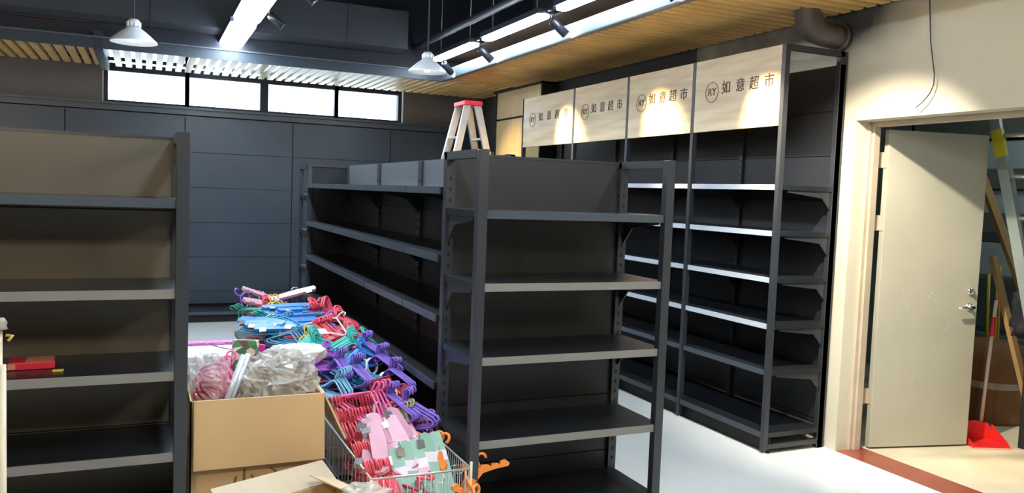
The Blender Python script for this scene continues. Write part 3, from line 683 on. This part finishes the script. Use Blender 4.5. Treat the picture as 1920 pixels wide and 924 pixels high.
o = MB().prism([(-.03, 0), (.03, 0), (.035, .05), (-.02, .06)], 'y', -.01, .01).build('magenta_packet', mat('magenta_foil', rgb('c42f8c'), .3), None, (.452, 3.66, .845)); tag(o, 'small magenta packet poking out beside the camouflage packet', 'packet')
for k, (x_, y_, hd) in enumerate(((.25, 3.46, .5), (.27, 3.48, .42))):
    p0 = Vector((x_+.03, y_-.08, .66)); p1 = Vector((x_+.125, y_-.02, .90))
    tag(MB().tube([p0, p1], .012, 12).build('clear_tube', mat('silver_film', (.72, .80, .86), .18, metal=.3), None), ['silvery film roll slanting in the tall box, left one', 'silvery film roll slanting in the tall box, right one'][k], 'film roll', 'silvery film rolls in the tall box')

# white foam carton with pink glitter edge behind the box
t = thing('white_carton', 'white carton with a pink glitter strip along its top edge behind the tall box', 'carton', (.19, 4.50, 0))
MB().box(0, .34, 0, .42, 0, .685).build('carton_body', M_WHITE, t, bevel=.004)
MB().box(-.002, .342, .30, .38, .6855, .70).build('glitter_strip', M_GLIT, t)
MB().tube([(.16, .28, .690), (.20, .20, .690), (.25, .13, .690), (.335, .13, .690)], .0025, 6).build('string', M_DUCT, t)

# ------------------------------------------------------------------ wire bin and trestle table
def wire_bin(x0, x1, y0, y1, zt, label):
    t = thing('wire_bin', label, 'wire bin', ((x0+x1)/2, (y0+y1)/2, 0)); hx, hy = (x1-x0)/2, (y1-y0)/2
    MB().tube([(-hx, -hy, zt), (hx, -hy, zt), (hx, hy, zt), (-hx, hy, zt)], .005, 8, closed=True).build('rim', M_WIRE, t)
    for s, nm in ((1, 'wire_side'), (-1, 'wire_side')):
        m = MB(); n = int((y1-y0)/(.024 if s > 0 else .06))
        for i in range(n+1):
            y_ = -hy+(2*hy)*i/n; m.tube([(s*hx, y_, .10), (s*hx, y_, zt)], .0016, 5)
        for z_ in (.12, .30): m.tube([(s*hx, -hy, z_), (s*hx, hy, z_)], .0025, 5)
        m.build(nm, M_WIRE, t)
        m = MB(); n = int((x1-x0)/.024)
        for i in range(n+1):
            x_ = -hx+(2*hx)*i/n; m.tube([(x_, s*hy, .10), (x_, s*hy, zt)], .0016, 5)
        for z_ in (.12, .30): m.tube([(-hx, s*hy, z_), (hx, s*hy, z_)], .0025, 5)
        m.build(nm, M_WIRE, t)
    m = MB()
    for i in range(int((x1-x0)/.04)+1): m.tube([(-hx+i*.04, -hy, .12), (-hx+i*.04, hy, .12)], .002, 5)
    m.build('bin_floor', M_WIRE, t)
    for a in (-1, 1):
        for b_ in (-1, 1): MB().tube([(a*hx, b_*hy, 0), (a*hx, b_*hy, zt+(.028 if (a, b_) == (1, -1) else 0))], .006, 8).build('leg', M_CREAM, t)
    return t
M_WIRE = mat('zinc_wire', (.50, .49, .46), .35, metal=.6)
wire_bin(.80, 1.21, 2.98, 3.98, .485, 'zinc wire mesh bin full of hangers beside the middle gondola')
t = thing('trestle_table', 'low dark table under the far part of the hanger heap', 'table', (.60, 4.08, 0))
MB().box(0, .61, 0, 2.05, .50, .53).build('tabletop', M_STEEL, t)
for a in (.02, .56):
    for b_ in (.05, 1.97): MB().box(a, a+.03, b_, b_+.03, 0, .50).build('leg', M_STEEL, t)
MB().box(.02, .59, .055, .075, .06, .09).box(.29, .31, .05, 2.0, .06, .09).build('stretcher', M_BLACK, t)

# ------------------------------------------------------------------ hangers
HC = {'coral': rgb('e25a66'), 'red': rgb('cf4250'), 'purple': rgb('8263c4'), 'violet': rgb('9a50b4'), 'teal': rgb('35b5a6'), 'cyan': rgb('2f8db0'), 'blue': rgb('3f86cf'), 'lblue': rgb('86bfe0'),
      'pink': rgb('ee6aa8'), 'pale': rgb('cf98a9'), 'mint': rgb('96bfac'), 'orange': rgb('ee8a3c'), 'yellow': rgb('e3cf35'), 'olive': rgb('a3a070'), 'white': rgb('e6e2e8'), 'green': rgb('35a082'), 'crimson': rgb('a82844')}
def hmat(c): return mat('hanger_'+c, HC[c], .42, var=.08, spec=.4)
def tube_hanger_mesh(r=.0052, half=.185, h=.085, col='coral'):
    m = MB()
    body = [(-half, -.012, 0), (-half+.01, .002, 0), (-.02, h, 0), (0, h+.008, 0), (.02, h, 0), (half-.01, .002, 0), (half, -.012, 0), (half-.02, -.026, 0), (0, -.03, 0), (-half+.02, -.026, 0)]
    m.tube(body, r, 6, closed=True)
    hk = [(0, h, 0), (0, h+.035, 0)]+[(.020-.020*math.cos(a), h+.04+.020*math.sin(a)+.006, 0) for a in [PI*i/6 for i in range(1, 8)]]
    m.tube(hk, r*.8, 6)
    return m.mesh('plastic_hanger', hmat(col))
def bar_hanger_parts(col):
    b = MB(); 
    b.prism([(-.155, -.030), (.155, -.030), (.162, .0), (.150, .026), (.03, .036), (-.03, .036), (-.150, .026), (-.162, 0)], 'z', -.009, .009)
    band = MB().box(-.075, -.03, -.0315, .0335, -.0098, .0098)
    hk = MB().tube([(0, .028, 0), (0, .065, 0)]+[(.020-.020*math.cos(a), .07+.020*math.sin(a), 0) for a in [PI*i/6 for i in range(1, 9)]], .0016, 6)
    cl = []
    for s in (-1, 1):
        c_ = MB().box(s*.11-.018, s*.11+.018, -.058, -.020, -.012, -.009).box(s*.11-.018, s*.11+.018, -.058, -.020, .009, .012).tube([(s*.11-.018, -.034, 0), (s*.11+.018, -.034, 0)], .008, 8)
        cl.append(c_.mesh('clip', M_SILV))
    return b.mesh('skirt_hanger', hmat(col)), band.mesh('label_band', hmat('white')), hk.mesh('hook', M_CHROME), cl
def child_hanger_mesh(col):
    m = MB()
    out = [(-.13, -.012), (-.118, .014), (-.095, .020), (-.088, .008), (-.078, .022), (-.055, .034), (-.048, .024), (-.038, .040), (-.012, .055), (.012, .055), (.038, .040), (.048, .024), (.055, .034), (.078, .022), (.088, .008), (.095, .020), (.118, .014), (.13, -.012), (.118, -.020), (.06, .004), (0, .022), (-.06, .004), (-.118, -.020)]
    m.prism(out[::-1], 'z', -.005, .005)
    m.tube([(0, .05, 0), (0, .075, 0)]+[(.022-.022*math.cos(a), .08+.022*math.sin(a), 0) for a in [PI*i/7 for i in range(1, 9)]], .0065, 8)
    return m.mesh('child_hanger', hmat(col))
PROTO = {}
M_SILV = mat('silver_clip', (.62, .62, .63), .22, metal=.8)
LBL = {'coral': 'coral red plastic hanger in the ribbed rows packed in the wire bin', 'red': 'dark red plastic hanger tangled on the heap near the gondola',
 'purple': 'purple plastic hanger in the banded bundles on the heap', 'violet': 'pinkish violet plastic hanger looped between the purple bundles', 'teal': 'teal green plastic hanger coiled across the middle of the heap',
 'cyan': 'dark cyan plastic hanger fanned out between the purple bundles', 'blue': 'blue plastic hanger near the top of the heap', 'lblue': 'light blue plastic hanger lying against the tall cardboard box',
 'pink': 'bright pink plastic hanger lying across the wire bin', 'white': 'white plastic hanger on the heap', 'yellow': 'yellow plastic hanger peeking from the heap', 'olive': 'olive grey plastic hanger inside the purple fan',
 'green': 'green plastic hanger sticking out at the far left of the heap', 'crimson': 'crimson plastic hanger half buried behind the wire bin rim'}
COUNT = [0]
def hanger(col, p, head=0., tilt=0., roll=0., half=.185, lbl=None):
    key = (col, round(half, 2))
    if key not in PROTO:
        PROTO[key] = tube_hanger_mesh(r=.009 if col == 'red' else .0052, half=half, col=col, h=.085*half/.185)
    o = bpy.data.objects.new('plastic_hanger', PROTO[key]); COL.objects.link(o)
    o.location = p; o.rotation_euler = (tilt, roll, head); COUNT[0] += 1
    return tag(o, lbl or LBL[col], 'hanger', 'plastic hangers: '+(lbl or LBL[col])[:60])
def bar(col, p, head=0., tilt=0., roll=0., lbl=None, group=None, band=False):
    if ('bar', col) not in PROTO: PROTO[('bar', col)] = bar_hanger_parts(col)
    b, bd, hk, cl = PROTO[('bar', col)]
    o = bpy.data.objects.new('skirt_hanger', b); COL.objects.link(o); o.location = p; o.rotation_euler = (tilt, roll, head)
    tag(o, lbl, 'hanger', group or lbl); COUNT[0] += 1
    for nm, me in [('hook', hk), ('clip', cl[0]), ('clip', cl[1])]+([('label_band', bd)] if band else []):
        c_ = bpy.data.objects.new(nm, me); COL.objects.link(c_); c_.parent = o
    return o
R = random.Random(21); D = math.radians
G = [(2.9, .43), (3.1, .46), (3.4, .49), (3.8, .56), (4.2, .63), (4.6, .68), (5.0, .71), (5.5, .74), (6.0, .74), (6.25, .62)]
def hz(y):
    for (a, za), (b, zb) in zip(G, G[1:]):
        if a <= y <= b: return za+(zb-za)*(y-a)/(b-a)
    return G[0][1] if y < G[0][0] else G[-1][1]
def fan(col, x, y, head, n, dx=.0, dy=.0, dz=.006, tilt=0., roll=0., jit=.05, half=.185, spread=.0, z=None, lbl=None):
    z0 = hz(y) if z is None else z
    for i in range(n):
        k = i-(n-1)/2
        hanger(col, (x+dx*k+R.uniform(-.004, .004), y+dy*k+R.uniform(-.004, .004), z0+dz*i), head+spread*k+R.uniform(-jit, jit), tilt+R.uniform(-jit, jit), roll+R.uniform(-jit, jit), half, lbl)
# heap body below the loose ones: too tangled to count
st = MB(); cols = ['coral', 'red', 'purple', 'teal', 'cyan', 'blue', 'crimson', 'violet', 'pale']
for i in range(420):
    inb = i < 190
    if inb: x = R.uniform(.97, 1.04); y = R.uniform(3.16, 3.82); z = R.uniform(.17, hz(y)-.04); hd = PI/2+R.uniform(-.15, .15)
    else: x = R.uniform(.78, 1.04); y = R.uniform(4.25, 5.98); z = R.uniform(.55, hz(y)-.02); hd = R.uniform(0, PI)
    Mx = Matrix.Translation((x, y, z)) @ Euler((R.uniform(-.3, .3), R.uniform(-.15, .15), hd)).to_matrix().to_4x4()
    half, h = .17, .08
    body = [(-half, -.012, 0), (-.02, h, 0), (0, h+.008, 0), (.02, h, 0), (half, -.012, 0), (half-.02, -.026, 0), (-half+.02, -.026, 0)]
    ci = R.choice([0, 0, 1, 6, 8] if inb else ([0, 1, 5, 4, 8] if y > 5 else [2, 3, 4, 1, 7]))
    st.tube([Mx @ Vector(p_) for p_ in body], .0065, 5, ci, closed=True)
o = st.build('tangled_hangers', [hmat(c) for c in cols]); tag(o, 'uncountable tangle of mixed hangers deep inside the heap', 'hangers', kind='stuff')

# coral rows packed on edge inside the wire bin (ribs across the bin)
for row, (yc, n) in enumerate(((3.74, 24), (3.60, 24), (3.42, 22), (3.24, 14), (3.07, 12))):
    for i in range(n):
        x = .83+.36*i/(n-1) if row < 3 else .82+(.13 if row == 3 else .10)*i/(n-1)
        hanger('coral', (x, yc+R.uniform(-.006, .006), hz(yc)-.035+R.uniform(-.004, .006)), PI/2+R.uniform(-.04, .04), PI/2-.25, R.uniform(-.05, .05), .085, 'small coral red plastic hanger in the ribbed rows packed in the wire bin')
# teal and pink above
fan('teal', .86, 4.46, .15, 9, dy=.016, dz=.003, tilt=.9, half=.13, z=.69)
fan('teal', 1.04, 4.40, -.1, 9, dy=.014, dz=.003, tilt=1.0, half=.12, z=.69)
fan('teal', 1.17, 4.50, .8, 4, dy=.012, dz=.003, tilt=1.0, half=.07, z=.71)
fan('violet', .90, 4.26, .2, 7, dy=.016, dz=.002, tilt=.7, half=.13, z=.665)
fan('violet', 1.10, 4.42, -.6, 4, dy=.012, dz=.002, tilt=.8, half=.10, z=.70)
fan('cyan', 1.03, 4.06, 1.9, 9, dx=.012, dz=.004, tilt=.5, spread=.05, half=.15, z=.60)
fan('blue', 1.08, 4.24, .3, 6, dy=.012, dz=.003, tilt=.9, half=.11, z=.675)
# purple bundles with white bands
def bundle(x, y, head, n, z, half=.17, tilt=1.25, col='purple', band=True, slope=-.25):
    for i in range(n):
        k = i-(n-1)/2
        o = hanger(col, (x+.0115*k*math.sin(head)*-1, y+.0115*k*math.cos(head), z+R.uniform(-.003, .004)), head+R.uniform(-.02, .02), tilt, slope+R.uniform(-.03, .03), half)
    if band:
        c_, s_ = math.cos(head), math.sin(head); off = -.25*half
        b_ = MB().tube([(0, .012*n*.5*math.cos(a)+0, .042*math.sin(a)+.028) for a in [2*PI*i/14 for i in range(14)]], .004, 6, closed=True)
        for i_, v in enumerate(b_.v): b_.v[i_] = (v[0]*3, v[1], v[2])
        ob = b_.build('paper_band', hmat('white'), None, (x+c_*off, y+s_*off, z-off*slope*.9), (0, slope, head))
        tag(ob, 'white paper band wrapped round a purple hanger bundle', 'paper band', 'white bands round the purple bundles')
bundle(.965, 4.02, -1.25, 6, .615)
bundle(1.135, 4.16, -1.10, 6, .635)
bundle(1.15, 3.96, -1.15, 5, .60)
bundle(1.10, 4.34, -1.0, 5, .67, band=False)
bundle(.90, 4.12, -1.35, 5, .63, band=False)
bundle(1.02, 3.55, -1.10, 5, .56, half=.20)
bundle(1.08, 3.48, -1.00, 5, .55, half=.19)
fan('purple', 1.075, 3.46, -1.15, 7, dx=.010, dz=.004, tilt=.35, roll=.2, spread=.07, half=.16, z=.515)
fan('olive', 1.03, 3.46, -1.2, 4, dx=.012, dz=.003, tilt=.9, half=.09, z=.56)
fan('lblue', .86, 3.92, -1.1, 6, dx=.010, dz=.003, tilt=1.2, half=.10, z=.60)
fan('pink', .935, 3.58, -1.22, 4, dx=.018, dz=.002, tilt=1.2, roll=.15, half=.21, z=.575)
fan('crimson', 1.13, 3.72, -.3, 6, dy=.015, dz=.002, tilt=1.0, half=.06, z=.56)
fan('crimson', 1.05, 3.80, .2, 7, dx=.012, dz=.002, tilt=1.2, half=.07, z=.575)
# reds on the far part
fan('red', 1.02, 5.30, .2, 7, dy=.02, dz=.006, tilt=.6, half=.15, z=.74)
fan('red', 1.10, 5.05, -.1, 6, dy=.02, dz=.004, tilt=.8, half=.14, z=.725)
fan('red', .90, 4.82, -.8, 7, dx=.015, dz=.004, tilt=.8, half=.17, z=.70)
fan('red', 1.08, 4.70, -.25, 7, dy=.02, dz=.003, tilt=.7, half=.16, z=.69)
fan('red', .62+.12, 5.45, .3, 4, dy=.02, dz=.004, tilt=.9, half=.14, z=.745)
fan('red', 1.10, 5.35, 1.9, 3, dx=.02, dz=.004, tilt=.3, roll=-.9, half=.09, z=.79)
fan('purple', .97, 4.88, -.75, 3, dy=.012, dz=.003, tilt=.9, half=.15, z=.735, lbl='deep purple plastic hanger among the red ones on the heap')
fan('white', .99, 4.80, -1.0, 1, tilt=.6, half=.18, z=.76)
fan('cyan', .70, 5.05, -.6, 7, dx=.02, dz=.006, tilt=.5, half=.14, z=.715)
fan('cyan', .78, 4.80, -1.0, 5, dx=.018, dz=.005, tilt=.6, half=.13, z=.69)
fan('teal', .72, 5.25, 2.2, 4, dx=.018, dz=.005, tilt=.6, half=.10, z=.74)
fan('green', .62, 5.42, 2.1, 3, dx=.02, dz=.004, tilt=.8, roll=.5, half=.10, z=.755)
fan('yellow', .78, 5.42, .5, 2, dx=.02, dz=.004, tilt=.9, half=.07, z=.80)
fan('yellow', .86, 4.66, .2, 2, dx=.02, dz=.004, tilt=.9, half=.05, z=.72)
fan('purple', .64, 5.82, 1.2, 2, dz=.004, tilt=1.0, roll=-.9, half=.08, z=.80, lbl='purple plastic hanger standing up at the far left of the heap')
# blue clip hangers stacked near the top
for i in range(8):
    bar('blue', (.84+.07*(i % 2)+R.uniform(-.02, .02), 5.36-.03*i, .815-.014*i), .10+R.uniform(-.22, .22), R.uniform(.1, .5), 0, 'blue clip hanger stacked near the top of the heap')
bar('pale', (.735, 5.68, .845), .35, .35, .38, 'pale pink clip hanger at the very top of the heap, sloping left')
bar('pale', (.93, 5.66, .855), -.15, .35, -.28, 'pale pink clip hanger at the very top of the heap, sloping right')
bar('pale', (.72, 5.52, .81), .5, .5, .25, 'pale pink clip hanger just below the topmost pair')
for i in range(3): bar('blue', (.66+.05*i, 5.12-.06*i, .76-.01*i), -.7+.3*i, .4, 0, 'blue clip hanger at the left slope of the heap')
# pale pink trouser hangers in the near bin, each lying flat
pl = [(.865, 3.27, -1.85, .0), (.885, 3.20, -1.70, .02), (.935, 3.33, -1.52, .02), (.955, 3.25, -1.60, -.01), (1.00, 3.27, -1.48, .01), (1.035, 3.33, -1.42, .025), (1.06, 3.26, -1.55, -.02)]
for i, (x, y, hd, dz_) in enumerate(pl):
    bar('pale', (x, y, .520+dz_), hd, (-.25, .35, .1, -.3, .3, -.15, .2)[i], .42+R.uniform(-.08, .08), 'pale pink clip hanger lying in the near half of the wire bin', 'pale pink clip hangers in the wire bin')
# mint ones with silver clips, slanting down inside the near end of the bin
for i in range(5):
    bar('mint', (.955+.050*i, 3.085+.022*i, .405+.012*(i % 2)+.006*i), -1.45, .30*(-1)**i, .95, 'mint green clip hanger with a white band at the near end of the bin', 'mint green clip hangers in the wire bin', band=True)
# orange child hangers
def child(p, rot, lbl):
    if 'child' not in PROTO: PROTO['child'] = child_hanger_mesh('orange')
    o = bpy.data.objects.new('child_hanger', PROTO['child']); COL.objects.link(o); o.location = p; o.rotation_euler = rot
    return tag(o, lbl, 'hanger', 'orange child hangers')
child((1.335, 3.13, .385), (1.45, -.45, .15), 'orange child hanger sticking out over the corner of the wire bin')
child((1.215, 3.02, .385), (1.45, .3, 1.4), 'orange child hanger hooked low on the bin corner')
child((1.20, 3.00, .335), (1.45, .9, .5), 'orange child hanger hanging lowest at the bin corner')
child((1.10, 3.28, .495), (.9, .5, -1.1), 'orange child hanger lying among the pale pink clip hangers')
child((1.12, 3.25, .49), (.9, .4, -1.2), 'second orange child hanger lying behind the pale pink clip hangers')
for k, (x_, y_, z_, hd) in enumerate(PINK_IN_BAG):
    for q_ in range(3): hanger(('crimson', 'pink', 'coral')[k], (x_+.012*q_, y_, z_+.02*q_), hd, 1.2, .8-k*.5, .07, 'small reddish pink hanger showing through the clear bag at the left of the tall box')
# price card and cords
tag(MB().box(-.035, .035, -.025, .025, -.001, .001).build('paper_card', hmat('white'), None, (.93, 4.62, .775), (.5, .1, .5)), 'white paper card lying on the red hangers', 'card')
tag(MB().tube([(1.02, 4.30, .70), (1.05, 4.22, .715), (1.06, 4.10, .70), (1.03, 4.0, .68), (.98, 3.97, .665)], .005, 8).build('cord', mat('cream_cord', rgb('d8d2c0'), .5)), 'cream cord looping over the purple bundles', 'cord')
tag(MB().tube([(1.13, 3.80, .63), (1.11, 3.70, .60), (1.05, 3.66, .585), (1.0, 3.64, .58)], .005, 8).build('cord', mat('tan_cord', rgb('c7a58a'), .5)), 'tan cord above the coral rows of the bin', 'cord')
